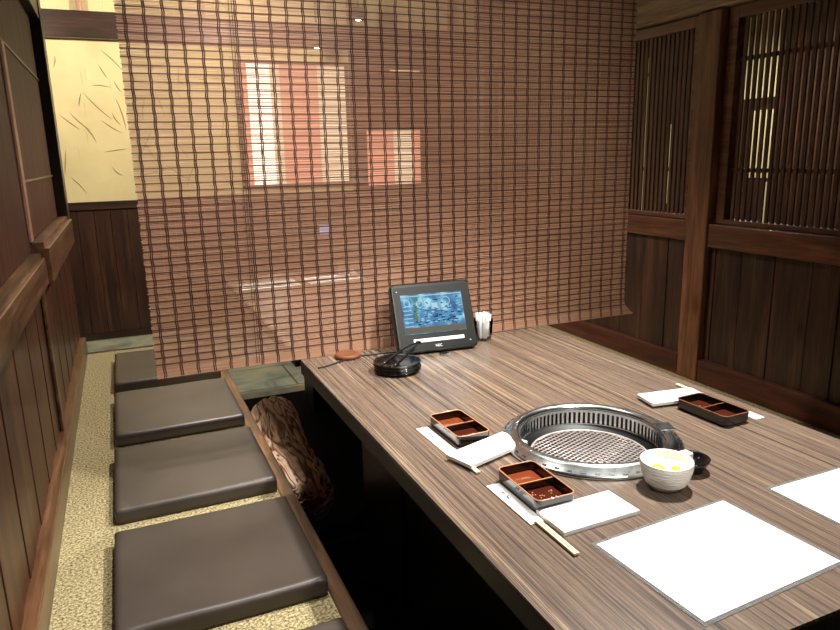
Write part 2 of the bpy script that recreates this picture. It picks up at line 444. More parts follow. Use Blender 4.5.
lattice('window_7', 2.225, YE, 1.087, 1.905, 'tall slatted lattice screen behind the right post')
struct(box('wall_right_upper', M['wood_dark_v'], 2.24, 2.30, -1.3, YE, 2.22, CEIL), 'dark boards above the right beam', 'wall')
struct(box('trim_13', M['wood_black'], 2.15, 2.33, YE+.001, 4.03, 0, CEIL, bevel=.004), 'dark end post of the right partition', 'post')
# neighbouring booth behind lattice: cream plaster bay between dark boards
nb = struct(box('wall_neighbour', M['wood_dark_v'], 4.6, 4.7, -1.3, YB, 0, CEIL), 'dark wall of the neighbouring booth seen through the lattice', 'wall')
box('plaster_bay', M['plaster'], 4.585, 4.6, 3.82, 4.22, 1.75, 2.4, nb)
box('plaster_bay', M['plaster'], 4.585, 4.6, 3.80, 4.03, 1.15, 1.66, nb)
box('plaster_bay', M['plaster'], 4.585, 4.6, 3.80, 3.86, .62, 1.12, nb)
box('plaster_bay', M['plaster'], 4.585, 4.6, 3.02, 3.08, .75, 1.35, nb)
box('plaster_bay', M['plaster'], 4.585, 4.6, 4.86, 4.92, .9, 1.6, nb)
box('plaster_bay', M['plaster'], 4.585, 4.6, 5.20, 5.24, .8, 2.2, nb)

# ------------------------------------------------------------------ seating platforms
def platform(loc_x0, loc_x1, edge_side, label):
    r = thing('seating_platform', ((loc_x0+loc_x1)/2, 1.3, 0), label, 'platform')
    ox, oy = (loc_x0+loc_x1)/2, 1.3
    xa, xb = (loc_x0, loc_x1-.042) if edge_side > 0 else (loc_x0+.042, loc_x1)
    box('carpet', M['carpet'], xa-ox, xb-ox, -1.3-oy, YE-.03-oy, SEAT-.03, SEAT, r)
    box('riser', M['wood_dark_v'], xa-ox+(.0), xb-ox, -1.3-oy, YE-.035-oy, .0125, SEAT-.0305, r)
    e0, e1 = (loc_x1-.0415, loc_x1) if edge_side > 0 else (loc_x0, loc_x0+.0415)
    box('edge_trim', M['edge_trim'], e0-ox, e1-ox, -1.3-oy, YE-.03-oy, SEAT-.06, SEAT+.003, r, .005)
    box('end_trim', M['wood_dark'], xa-ox, xb-ox, YE-.0295-oy, YE-oy, SEAT-.12, SEAT+.002, r, .003)
    return r
platform(-.271, .385, 1, 'carpeted seating platform with worn wooden edge along the left partition')
platform(1.465, 2.222, -1, 'carpeted seating platform seen as a thin strip behind the right table edge')

# cushions
def cushion_mesh(seed):
    N = 36; W, D, H = .448, .46, .05
    vs = []; fs = []
    def P(u, v, top):
        # u,v in -1..1, rounded square outline
        x = u*W/2; y = v*D/2
        ex = max(abs(u), abs(v))
        r = .018
        # round corners
        ax, ay = abs(x)-(W/2-r), abs(y)-(D/2-r)
        if ax > 0 and ay > 0:
            d = math.hypot(ax, ay); m = max(ax, ay)
            x = math.copysign(W/2-r+ax*m/d, x); y = math.copysign(D/2-r+ay*m/d, y)
        t = max(0, (ex-.965)/.035)
        n = noise.noise(Vector((x*7+seed*5, y*7, seed)))
        n2 = noise.noise(Vector((x*26+seed*3, y*22, seed*2)))
        cor = max(0, (abs(u)*abs(v)-.62)/.38)
        if top: z = H - .005*t**2 + .0022*n*(1-t) + .0006*n2 + .003*cor*n2
        else: z = .002*t**2
        k = 1+.014*max(0, (abs(u)*abs(v)-.86)/.14)**2
        return (x*k, y*k, z)
    g = [-1+2*i/N for i in range(N+1)]
    g = [math.copysign(abs(t)**.7, t) for t in g]
    for top in (1, 0):
        for a in g:
            for b in g: vs.append(P(a, b, top))
    K = N+1; O = K*K
    for i in range(N):
        for j in range(N):
            q = (i*K+j, (i+1)*K+j, (i+1)*K+j+1, i*K+j+1)
            fs.append(q); fs.append(tuple(reversed([c+O for c in q])))
    # sides with mid bulge ring
    ring = [(i, 0) for i in range(K)] + [(N, j) for j in range(1, K)] + [(i, N) for i in range(N-1, -1, -1)] + [(0, j) for j in range(N-1, 0, -1)]
    idx = [i*K+j for i, j in ring]; base = len(vs); levels = 3
    for l in range(levels):
        t = (l+1)/(levels+1)
        for n_, id_ in enumerate(idx):
            p = Vector(vs[id_]); q = Vector(vs[id_+O]); m = p.lerp(q, t)
            k = 1 + .004*math.sin(PI*t) + .004*noise.noise(Vector((m.x*30, m.y*30, seed+t*3)))
            vs.append((m.x*k, m.y*k, m.z))
    L = len(idx)
    rows = [idx] + [[base+l*L+n_ for n_ in range(L)] for l in range(levels)] + [[i+O for i in idx]]
    for a, b in zip(rows, rows[1:]):
        for n_ in range(L):
            n2 = (n_+1) % L; fs.append((a[n_], b[n_], b[n2], a[n2]))
    return vs, fs
cus = [(1.575, .11, 1.5, 'brown leatherette seat cushion second from the camera on left carpet'),]
spots = [(.985, .000, 'brown seat cushion nearest the camera, only its corner showing'),
         (1.572, .000, 'largest fully visible brown seat cushion, second from the camera'),
         (2.135, .004, 'brown seat cushion in the middle of the row of five'),
         (2.735, .006, 'brown seat cushion fourth from the camera, just below the blind'),
         (3.375, -.004, 'farthest brown seat cushion, partly hidden by the blind')]
for i, (cy, rz, lab) in enumerate(spots):
    mb = MB(); v, f = cushion_mesh(i*1.7+1); mb.add(v, f)
    o = mb.build('seat_cushion', M['leather'], smooth=True)
    o.location = (.116 if i else .105, cy, SEAT+.001); o.rotation_euler = (0,0,rz)
    o.scale = (1, (1, .95, 1.0, 1.10, 1.14)[i], .92)
    tag(o, lab, 'cushion', 'seat cushions on the left platform')

# ------------------------------------------------------------------ tables
def table(y0, y1, label, boxx, boxy, name='dining_table', hole=None):
    cy = (y0+y1)/2; cx = .92
    r = thing(name, (cx, cy, .012), label, 'table', 'dining tables')
    z = TOP-.012; hx = .451; hy = (y1-y0)/2
    if hole:
        hxc, hyc, R = hole[0]-cx, hole[1]-cy, hole[2]; angs = sorted([2*PI*i/96 for i in range(96)]+[math.atan2(sy*hy-hyc, sx*hx-hxc) % (2*PI) for sx in (-1,1) for sy in (-1,1)])
        vs = []; n = len(angs)
        for a in angs:
            c, s_ = math.cos(a), math.sin(a)
            t = min(((hx-hxc) if c > 0 else (-hx-hxc))/c if abs(c) > 1e-9 else 9, ((hy-hyc) if s_ > 0 else (-hy-hyc))/s_ if abs(s_) > 1e-9 else 9)
            for rr_, zz in ((R, z-.006), (R, z), (t, z), (t, z-.006)): vs.append((hxc+rr_*c, hyc+rr_*s_, zz))
        fs = [(4*i+q, 4*((i+1)%n)+q, 4*((i+1)%n)+(q+1)%4, 4*i+(q+1)%4) for i in range(n) for q in range(4)]
        fs = [tuple(reversed(f_)) for f_ in fs]
        MB().add(vs, fs).build('tabletop', M['table'], r)
    else: MB().box(-hx, hx, -hy, hy, z-.006, z).build('tabletop', M['table'], r)
    b = MB().box(-hx-.001, -hx+.03, -hy-.001, hy+.001, z-.045, z-.0062).box(hx-.03, hx+.001, -hy-.001, hy+.001, z-.045, z-.0062)
    b.box(-hx+.03, hx-.03, -hy-.001, -hy+.03, z-.045, z-.0062).box(-hx+.03, hx-.03, hy-.03, hy+.001, z-.045, z-.0062).build('edge_band', M['table_edge'], r)
    a0, a1, b0, b1 = boxx[0]-cx, boxx[1]-cx, boxy[0]-cy, boxy[1]-cy; zz = z-.0065
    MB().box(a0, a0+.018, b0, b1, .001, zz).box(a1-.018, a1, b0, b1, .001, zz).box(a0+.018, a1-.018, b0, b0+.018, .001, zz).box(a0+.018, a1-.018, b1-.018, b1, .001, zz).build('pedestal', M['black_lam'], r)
    return r
t1 = table(.525, 2.048, 'striped brown dining table with a round grill, in front of the blind', (.62, 1.24), (.78, 1.93), hole=(.893, 1.140, .1605))
MB().box(.612-.92, .6195-.92, 1.575-1.2865, 1.90-1.2865, .1, .62).build('service_panel', M['black_plastic'], t1, bevel=.002)
t2 = table(2.125, 3.72, 'striped brown dining table showing faintly through the blind', (.86, 1.24), (3.50, 3.70))
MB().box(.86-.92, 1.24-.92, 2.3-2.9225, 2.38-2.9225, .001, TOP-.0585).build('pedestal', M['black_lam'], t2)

# ------------------------------------------------------------------ blind
def blind():
    x0, x1 = .045, 1.755; zb, zt = TOP-.003, 2.40
    r = thing('bamboo_blind', ((x0+x1)/2, BL_Y, zt), 'brown bamboo blind hanging between the two tables', 'blind')
    cx, cy, cz = (x0+x1)/2, BL_Y, zt
    def off(z):     # slight forward belly at the hem
        t = max(0, (.10-(z-zb))/.10); return .010*t*t
    s = MB(); z = zb+.0015; k = 0; P = .00345
    while z < zt-.01:
        dk = (k % 6 == 5) and z > zb+.03
        hem = z < zb+.028
        h = .0032 if dk else (.0033 if hem else .0023)
        d = .0018 if dk else .0007
        e0 = x0+random.uniform(-.002, .002); e1 = x1+random.uniform(-.002, .002) + (.04*max(0, 1-(z-zb)/.05)**1.5)
        wv = .0006*math.sin(k*1.3)
        n = 14; yo = -off(z)
        s.cur = 1 if dk else 0
        vs = []; fs = []
        ph = random.uniform(0, 6.28)
        for i in range(n+1):
            xx = e0+(e1-e0)*i/n
            zz = z+.0010*math.sin(xx*3.1+1.2)*0 + .0005*math.sin(xx*9+ph) - .004*math.exp(-((xx-.05)/.4)**2)*0
            yy = yo+.0035*math.sin(xx*5.5+.6)*min(1, (zt-z)*1.5)
            for (dy, dz) in ((-d,0),(-d,h),(d,h),(d,0)): vs.append((xx-cx, yy+dy, zz+dz-cz))
        for i in range(n):
            for q in range(4):
                q2 = (q+1) % 4; fs.append((i*4+q, (i+1)*4+q, (i+1)*4+q2, i*4+q2))
        fs.append((0,1,2,3)); fs.append((n*4+3,n*4+2,n*4+1,n*4))
        s.add(vs, fs)
        z += P*(1.05 if dk else 1); k += 1
    s.build('bamboo_sticks', [M['bamboo'], M['bamboo_dark']], r)
    nc = 36
    for c in range(nc):
        xx0 = x0+.022+(x1-x0-.04)*c/(nc-1)
        m = MB()
        for sg in (-1, 1):
            pts = []; zz = zb+.004
            while zz < zt-.01:
                a = (zz-zb)/.046*2*PI + c*.7
                pts.append((xx0+sg*.0027+.0011*math.sin(a)-cx, -off(zz)+.0035*math.sin(xx0*5.5+.6)*min(1,(zt-zz)*1.5)-.0026, zz-cz)); zz += .0066
            m.tube(pts, .0014, 4)
        # back strand so the weave also reads from behind
        pts = [(xx0-cx, -off(zb+.01+i*.1)+.0035*math.sin(xx0*5.5+.6)*min(1,(zt-(zb+i*.1))*1.5)+.0026, zb+.01+i*.1-cz) for i in range(17)]
        m.tube(pts, .0012, 4)
        m.build('weave_cord', M['cord'], r)
    m = MB()
    for dx in (.0, .008):
        xx = .335+dx
        m.tube([(xx-cx, -.013+.0035*math.sin(xx*5.5), zb+.01-cz+i*.08) for i in range(20)], .0009, 4)
    m.build('lift_cord', M['cord'], r)
    MB().box(x0-.01-cx, x1+.01-cx, -.02, .02, 2.39-cz, 2.44-cz).build('head_rail', M['wood_dark'], r)
    return r
blind()
struct(box('trim_14', M['wood_dark'], -.30, 2.15, BL_Y-.05, BL_Y+.05, 2.4405, 2.60, bevel=.004), 'cross beam carrying the blind', 'beam')

# ------------------------------------------------------------------ log in leg well
def log():
    pts = []; N = 60; a = Vector((.500, 2.20, .15)); b = Vector((.578, 3.22, .13))
    ax = (b-a); vs = []; fs = []; n = 40
    for i in range(N+1):
        t = i/N; p = a+ax*t
        R = .108*(1+.06*math.sin(t*7+1))
        e = min(t, 1-t)*N
        if t < .10: R *= math.sqrt(max(.02, 1-(1-t/.10)**2))
        for k in range(n):
            an = 2*PI*k/n
            d = noise.noise(Vector((math.cos(an)*1.6, t*6, math.sin(an)*1.6)))*.08 + noise.noise(Vector((math.cos(an)*5, t*16, math.sin(an)*5)))*.06
            rr = R*(1+d)
            # split running along the top
            g = math.exp(-((an-1.75)/.07)**2)*.10; rr *= 1-g
            vs.append((p.x+rr*math.cos(an)-a.x, p.y-a.y, max(.0125, p.z+rr*math.sin(an)*.98)-.0125))
    for i in range(N):
        for k in range(n):
            k2 = (k+1) % n; fs.append((i*n+k, (i+1)*n+k, (i+1)*n+k2, i*n+k2))
    fs.append(tuple(range(n))); fs.append(tuple(reversed([N*n+k for k in range(n)])))
    o = MB().add(vs, fs).build('gnarled_log', M['log'], smooth=True); o.location = (a.x, a.y, .0125)
    tag(o, 'gnarled weathered log with swirling grain lying in the leg well', 'log')
log()

# ------------------------------------------------------------------ grill
def grill():
    G = (.893, 1.140, TOP)
    r = thing('table_grill', G, 'round stainless steel roaster grill set into the table', 'grill')
    n = 96
    MB().lathe([(.196,0.0002),(.1965,.004),(.192,.008),(.184,.012),(.178,.018),(.172,.0215),(.166,.022),(.160,.020),(.156,.015),(.156,.010),(.160,.004),(.17,.0015)], n=n, closed=True).build('outer_ring', M['steel'], r, smooth=True)
    # vent dashes on the outer slope
    m = MB()
    for i in range(44):
        a = 2*PI*i/44; mt = Matrix.Rotation(a, 4, 'Z') @ Matrix.Translation((.188,0,.0102)) @ Matrix.Rotation(-.46+PI/2*0+.95, 4, 'Y')
        m.box(-.0018,.0018,-.0045,.0045,-.0006,.0008, mt)
    m.build('vent_dashes', M['black_lam'], r)
    # slotted collar
    m = MB(); ns = 84
    m.lathe([(.1555,.011),(.1525,.011),(.1525,.005),(.1555,.005)], n=n, closed=True)
    m.lathe([(.1555,-.0218),(.150,-.0218),(.150,-.030),(.1555,-.030)], n=n, closed=True)
    for i in range(ns):
        a = 2*PI*i/ns; m.box(.1525,.1550,-.0029,.0029,-.022,.0055, Matrix.Rotation(a, 4, 'Z'))
    m.build('slotted_collar', M['steel'], r)
    MB().lathe([(.1585,.004),(.1585,-.07),(.02,-.075)], n=n).build('inner_well', M['black_lam'], r, smooth=True)
    MB().lathe([(.150,-.024),(.148,-.024),(.140,-.036),(.124,-.038),(.122,-.042),(.150,-.044)], n=n, closed=True).build('fire_ring', M['steel_dark'], r, smooth=True)
    # grate of crossed wires
    m = MB(); R = .128; zc = -.033; p = .0112
    for ang, dz in ((.35, 0), (.35+PI/2, .0018)):
        ca, sa = math.cos(ang), math.sin(ang); k = -13
        while k <= 13:
            d = k*p; 
            if abs(d) < R-.004:
                h = math.sqrt(R*R-d*d)
                m.tube([(d*ca-(-h)*sa, d*sa+(-h)*ca, zc+dz), (d*ca-h*sa, d*sa+h*ca, zc+dz)], .0015, 5)
            k += 1
    m.tube([(R*math.cos(2*PI*i/64), R*math.sin(2*PI*i/64), zc+.001) for i in range(65)], .0028, 6, False)
    m.build('wire_grate', M['grate'], r, smooth=True)
    m = MB().box(.150,.185,-.022,.022,.0215,.0245, Matrix.Rotation(-.35, 4, 'Z'))
    m.build('handle_tab', M['steel'], r, bevel=.001)
grill()

# ------------------------------------------------------------------ trays
def rrect(hx, hy, r, z, n=5):
    pts = []
    for (sx, sy, a0) in ((1,1,0),(-1,1,PI/2),(-1,-1,PI),(1,-1,3*PI/2)):
        for i in range(n):
            a = a0+PI/2*i/(n-1); pts.append((sx*(hx-r)+r*math.cos(a), sy*(hy-r)+r*math.sin(a), z))
    return pts
def loft(mb, loops, cap0=False, cap1=False):
    n = len(loops[0]); vs = [p for l in loops for p in l]; fs = []
    for i in range(len(loops)-1):
        for k in range(n):
            k2 = (k+1) % n; fs.append((i*n+k, i*n+k2, (i+1)*n+k2, (i+1)*n+k))
    if cap0: fs.append(tuple(reversed(range(n))))
    if cap1: fs.append(tuple((len(loops)-1)*n+k for k in range(n)))
    return mb.add(vs, fs)
def tray(loc, rz, label, s1='sauce', s2='sauce_dark', ses=True, rm='rim', bm='lacquer', hx=.0415, hy=.0745):
    r = thing('sauce_tray', loc, label, 'tray', 'two-well sauce trays', rz)
    H = .025
    b = MB(); loft(b, [rrect(hx-.004,hy-.004,.010,.0), rrect(hx-.001,hy-.001,.011,.004), rrect(hx,hy,.012,H)], True)
    loft(b, [rrect(hx-.0025,hy-.0025,.010,H), rrect(hx-.005,hy-.005,.009,.005)], False, True)
    b.build('body', M[bm], r)
    loft(MB(), [rrect(hx,hy,.012,H), rrect(hx-.0002,hy-.0002,.012,H+.0012), rrect(hx-.0023,hy-.0023,.010,H+.0012), rrect(hx-.0025,hy-.0025,.010,H)]).build('rim', M[rm], r, smooth=True)
    MB().box(-hx+.005, hx-.005, -.0015, .0015, .0052, H-.003).build('divider', M['lacquer'], r)
    MB().box(-hx+.004, hx-.004, -.0013, .0013, H-.003, H-.0015).build('divider_rim', M[rm], r)
    for sgn, mt in ((1, s1), (-1, s2)):
        m = MB(); loft(m, [[(x, y+sgn*(hy/2-.001), z) for x, y, z in rrect(hx-.0075, hy/2-.0055, .007, zz)] for zz in (.0054, .0085)], False, True)
        so = m.build('sauce', M[mt], r)
        if sgn < 0 and ses:
            q = MB()
            for i in range(26):
                x = random.uniform(-.026,.026); y = -hy/2+random.uniform(-.024,.024)
                q.box(x-.0011,x+.0011,y-.0007,y+.0007,.0086,.0096, None)
            q.build('sesame_seeds', M['sesame'], so)
    return r
tray((.652, 1.303, TOP+.0003), .02, 'two-well sauce tray nearest the tablet, left of the grill', ses=False)
tray((.653, .990, TOP+.0003), -.02, 'two-well sauce tray with red sesame sauce nearest the camera')
tray((1.240, 1.129, TOP+.0016), .04, 'dark two-well sauce tray at the right edge of the table', 'sauce_dark', 'sauce_dark', False, 'rim_dark', 'black_gloss')

# ------------------------------------------------------------------ chopsticks, envelopes
def chop(x, y1, rz, label, paper_far=True):
    # local +Y = far; sleeve far part, sticks stick out at near end
    r = thing('chopstick_set', (x, y1, TOP+.0001), label, 'chopsticks', 'disposable chopsticks in paper sleeves', rz)
    MB().box(-.014,.014,-.155,0,.0,.0009).build('paper_sleeve', M['paper'], r)
    m = MB()
    for (a, b, c, d) in ((-.004,-.030,.003,-.034),(-.006,-.038,.005,-.037),(0,-.034,.001,-.045),(-.005,-.050,.005,-.052),(-.004,-.056,.004,-.060),(.001,-.050,-.002,-.064)):
        m.tube([(a,b,.0011),(c,d,.0012)], .0013, 4, flat=.6)
    m.build('ink_mark', M['ink'], r)
    for s in (-1, 1):
        q = MB(); w = .0024
        q.box(s*.0029-w, s*.0029+w, -.266, -.152, .001, .0055); q.build('chopstick', M['chopstick'], r, bevel=.0008)
    return r
chop(.588, 1.368, .02, 'chopsticks in white sleeve under the crinkled towel, left of the grill')
chop(.597, 1.05, .0, 'chopsticks poking out of a white sleeve beside the nearest tray')
chop(1.322, 1.062, PI, 'chopsticks in white sleeve lying under the right dark tray')

def towel(loc, rz, label, hx=.080, hy=.041, crinkle=.0):
    N, K = 24, 12; vs = []; fs = []
    for top in (1, 0):
        for i in range(N+1):
            for j in range(K+1):
                u = -1+2*i/N; v = -1+2*j/K
                ed = max(abs(u)**14, abs(v)**8)
                n = noise.noise(Vector((u*2.5+loc[0]*40, v*1.4, loc[1]*9)))
                z = .0115-.004*ed+crinkle*n*(1-ed) if top else 0
                x = u*hx*(1+.02*crinkle*100*noise.noise(Vector((v*2, loc[1]*5, 1)))); y = v*hy
                vs.append((x, y, max(z, 0)))
    S = (N+1)*(K+1)
    for i in range(N):
        for j in range(K):
            q = (i*(K+1)+j, (i+1)*(K+1)+j, (i+1)*(K+1)+j+1, i*(K+1)+j+1)
            fs.append(q); fs.append(tuple(reversed([c+S for c in q])))
    e = lambda i, j: i*(K+1)+j
    for i in range(N): fs.append((e(i,0), e(i,0)+S, e(i+1,0)+S, e(i+1,0))); fs.append((e(i+1,K), e(i+1,K)+S, e(i,K)+S, e(i,K)))
    for j in range(K): fs.append((e(0,j+1), e(0,j+1)+S, e(0,j)+S, e(0,j))); fs.append((e(N,j), e(N,j)+S, e(N,j+1)+S, e(N,j+1)))
    o = MB().add(vs, fs).build('hand_towel', M['towel'], smooth=False, bevel=0)
    o.location = loc; o.rotation_euler = (0,0,rz)
    return tag(o, label, 'towel', 'wrapped white hand towels')
towel((.657, 1.178, TOP+.006), .30, 'crinkled white wrapped hand towel touching the left of the grill', .086, .037, .0015)
towel((.692, .882, TOP+.0002), .02, 'smooth flat white hand towel next to the nearest sauce tray', .080, .041, .0)
towel((1.230, 1.246, TOP+.006), -.16, 'white wrapped hand towel by the far right tray', .080, .036, .0012)

# ------------------------------------------------------------------ placemats
def placemat(loc, rz, label, marks):
    r = thing('placemat', loc, label, 'placemat', 'white paper placemats', rz)
    MB().box(-.153,.153,-.114,.114,0,.0008).build('clear_film', M['clear_edge'], r)
    MB().box(-.146,.146,-.107,.107,.0009,.0013).build('paper_sheet', M['paper'], r)
    if marks:
        m = MB(); rnd = random.Random(3)
        if marks == 1:
            for i in range(9): 
                x = .02+rnd.uniform(-.02,.03); y = -.05+rnd.uniform(-.012,.012); m.box(x-.003,x+.003,y-.0005,y+.0005,.00135,.0015)
            m.build('faint_print', M['ink_mint'], r)
        else:
            m.box(-.12,.12,.02,.022,.00135,.0015); m.box(-.12,.12,.008,.009,.00135,.0015); m.build('orange_line', M['ink_orange'], r)
            q = MB()
            for row in range(5):
                x = -.10
                while x < .10:
                    w = rnd.uniform(.004,.012); q.box(x, x+w, .040+row*.011, .0425+row*.011, .00135, .0015); x += w+rnd.uniform(.003,.008)
            q.build('faint_print', M['ink_mint'], r)
    return r
placemat((.797, .6975, TOP+.0002), .055, 'white placemat nearest the camera with an almost blank face', 1)
placemat((1.197, .700, TOP+.0002), .0, 'white placemat cut off by the right frame edge with faint print', 2)
placemat((.645, 3.42, TOP+.0002), .0, 'white placemat on the far table, left one behind the blind', 0)
placemat((.985, 3.42, TOP+.0002), .0, 'white placemat on the far table, right one behind the blind', 0)

# ------------------------------------------------------------------ striped bowl and black dish
def bowl():
    r = thing('ribbed_bowl', (.888, .904, TOP), 'small white ribbed bowl with lemon beside the grill', 'bowl')
    prof = [(.0,.004),(.024,.004),(.026,.0),(.030,.0),(.032,.006)]
    for i in range(7):
        t = i/6; rad = .0375+.0105*math.sin(t*PI/2*.95); z = .009+.036*t
        prof += [(rad-.0012, z), (rad+.0008, z+.0012), (rad+.0008, z+.0034), (rad-.0012, z+.0046)]
    prof += [(.0485,.052),(.0475,.054),(.0455,.052),(.043,.036),(.036,.016),(.0,.013)]
    MB().lathe(prof, n=64).build('body', M['white_glaze'], r, smooth=True)
    m = MB()
    for i in range(6):
        t = i/6+.09; rad = .0375+.0105*math.sin(t*PI/2*.95); z = .0115+.036*t
        m.lathe([(rad-.0012,z+.0019),(rad+.0010,z+.0024),(rad-.0012,z+.0031)], n=64)
    m.build('rib_lines', M['grey_glaze'], r)
    m = MB(); vs = []
    for (cx, cy, s, rz) in ((-.016,.004,.013,.3),(.012,-.012,.009,1.4)):
        pr = [(0,-.5),(.6,-.4),(.95,-.05),(.95,.1),(.6,.4),(0,.45)]
        mm = MB().lathe([(a*s, b*s*.9) for a, b in pr], n=20)
        m.add([(x+cx, y+cy, z+.038) for x, y, z in mm.v], mm.f)
    m.build('lemon_slice', M['lemon'], r, smooth=True)
    MB().lathe([(0,.036),(.043,.037)], n=40).build('shaved_daikon', M['paper'], r)
bowl()
def dish():
    r = thing('black_dish', (.979, .933, TOP), 'small glossy black footed dish half behind the white ribbed bowl', 'dish')
    MB().lathe([(0,.004),(.018,.003),(.02,0),(.024,0),(.024,.005),(.030,.012),(.0355,.024),(.036,.0265),(.034,.025),(.028,.014),(0,.011)], n=56).build('body', M['black_gloss'], r, smooth=True)
    MB().box(-.028,-.002,-.008,.013,.024,.040).build('garlic_paste', M['garlic'], r, bevel=.0028, smooth=True)
dish()

# ------------------------------------------------------------------ tablet
def tablet():
    r = thing('order_tablet', (.890, 1.922, TOP), 'black order tablet with glowing blue screen in front of the blind', 'tablet', rz=-.10)
    tilt = Matrix.Rotation(-.42, 4, 'X')   # top leans away
    W, H = .135, .226
    def tf(p): return tilt @ Vector(p)
    m = MB(); loft(m, [[tuple(tf((x, y2, z+H/2))) for x, z, _ in rrect(W-(.004 if e else 0), H/2-(.004 if e else 0), .014, 0, 6)] for y2, e in ((-.016,1),(-.012,0),(.010,0),(.014,1))], True, True)
    m2 = [(x, y, z+.004) for x, y, z in m.v]; m.v = m2
    # orientation: faces ok for box like shell
    m.build('housing', M['black_plastic'], r, bevel=0)
    def plate(nm, x0, x1, z0, z1, d, mat, par, th=.001):
        q = MB().box(x0,x1,-.0165-d-th,-.0165-d,z0,z1, Matrix.Translation((0,0,.004)) @ tilt); return q.build(nm, M[mat], par)
    plate('front_bezel', -.126,.126,.008,.214,.0,'grey_plastic', r)
    s = plate('screen', -.106,.102,.058,.188,.0012,'screen', r)
    rnd = random.Random(5)
    # interface marks
    q = MB(); T = Matrix.Translation((0,0,.004)) @ tilt
    def mark(mb, x0,x1,z0,z1): mb.box(x0,x1,-.0196,-.0188,z0,z1,T)
    for i in range(6): mark(q, -.102,-.074,.083+i*.013,.0855+i*.013)
    for i in range(46):
        x = rnd.uniform(-.06,.088); z = rnd.uniform(.082,.150); mark(q, x, x+rnd.uniform(.003,.012), z, z+rnd.uniform(.001,.003))
    mark(q, -.104,.100,.181,.1835)
    for (cx, cz, rr) in ((-.088,.160,.010),(-.045,.155,.011),(.045,.160,.013)):
        pts = [tuple(T @ Vector((cx+rr*math.cos(2*PI*i/20), -.0193, cz+rr*math.sin(2*PI*i/20)))) for i in range(21)]
        q.tube(pts, .0012, 4, False)
    mark(q, -.005,.015,.140,.156)
    q.build('screen_icons', M['ui_white'], s)
    q = MB()
    for i in range(60):
        x = rnd.uniform(-.07,.085); z = rnd.uniform(.082,.172); mark(q, x, x+rnd.uniform(.003,.014), z, z+rnd.uniform(.001,.004))
    q.build('screen_text', M['ui_dark'], s)
    q = MB(); mark(q, -.105,.101,.060,.079); q.build('screen_footer', M['ui_tan'], s)
    q = MB(); mark(q, -.064,-.050,.166,.178); mark(q, -.066,-.056,.10,.15); q.build('screen_button', M['ui_green'], s)
    plate('label_strip', -.082,.090,.031,.042,.0012,'white_emboss', r)
    plate('power_light', .108,.112,.022,.025,.0012,'led', r)
    plate('status_light', -.118,-.114,.199,.202,.0012,'led', r)
    # logo
    cu = bpy.data.curves.new('logo', 'FONT'); cu.body = 'NEC'; cu.size = .0115; cu.extrude = .0003; cu.align_x = 'CENTER'
    to = bpy.data.objects.new('tmp', cu); COL.objects.link(to)
    me = bpy.data.meshes.new_from_object(to.evaluated_get(bpy.context.evaluated_depsgraph_get()))
    bpy.data.objects.remove(to)
    lo = bpy.data.objects.new('logo', me); COL.objects.link(lo); lo.parent = r; me.materials.append(M['white_emboss'])
    lo.matrix_local = T @ Matrix.Translation((.000,-.0178,.0125)) @ Matrix.Rotation(PI/2, 4, 'X')
    # stand foot behind
    m = MB(); prof = [(.012,.0),(.09,.0),(.092,.03),(.088,.12),(.066,.12)]
    vs = [(sx*.07, y, z) for sx in (-1,1) for y, z in prof]; n = 5
    fs = [(0,1,2,3,4),(9,8,7,6,5)]+[(i, 5+i, 5+(i+1)%5, (i+1)%5) for i in range(5)]
    m.add(vs, fs).build('stand', M['black_plastic'], r)
    MB().lathe([(0,.0),(.018,0),(.018,.003),(0,.003)], n=24).build('stand_foot', M['steel'], r).location = (.01,-.035,0)
tablet()

# black cable from tablet
pts = []
cp = [(.862,1.935),(.83,1.925),(.79,1.955),(.74,1.985),(.69,1.988),(.64,1.992),(.60,1.975),(.56,1.955),(.52,1.935),(.49,1.93)]
for i in range(len(cp)-1):
    for k in range(6):
        t = k/6; p0 = cp[max(i-1,0)]; p1 = cp[i]; p2 = cp[i+1]; p3 = cp[min(i+2,len(cp)-1)]
        f = lambda a,b,c,d: .5*((2*b)+(-a+c)*t+(2*a-5*b+4*c-d)*t*t+(-a+3*b-3*c+d)*t**3)
        pts.append((f(p0[0],p1[0],p2[0],p3[0]), f(p0[1],p1[1],p2[1],p3[1]), TOP+.0028))
o = MB().tube([(x-.7,y-1.95,z-TOP) for x,y,z in pts], .0025, 6).build('tablet_cable', M['rubber'], smooth=True); o.location = (.7,1.95,TOP)
tag(o, 'thin black cable running left from the tablet to the table corner', 'cable')

# orange disc
o = MB().lathe([(0,0),(.037,0),(.041,.003),(.041,.010),(.037,.014),(.030,.0145),(.026,.0125),(0,.012)], n=40).build('coaster', M['orange'], smooth=True)
o.location = (.610, 2.004, TOP); tag(o, 'small round reddish brown disc on the table corner by the hem of the blind', 'coaster')

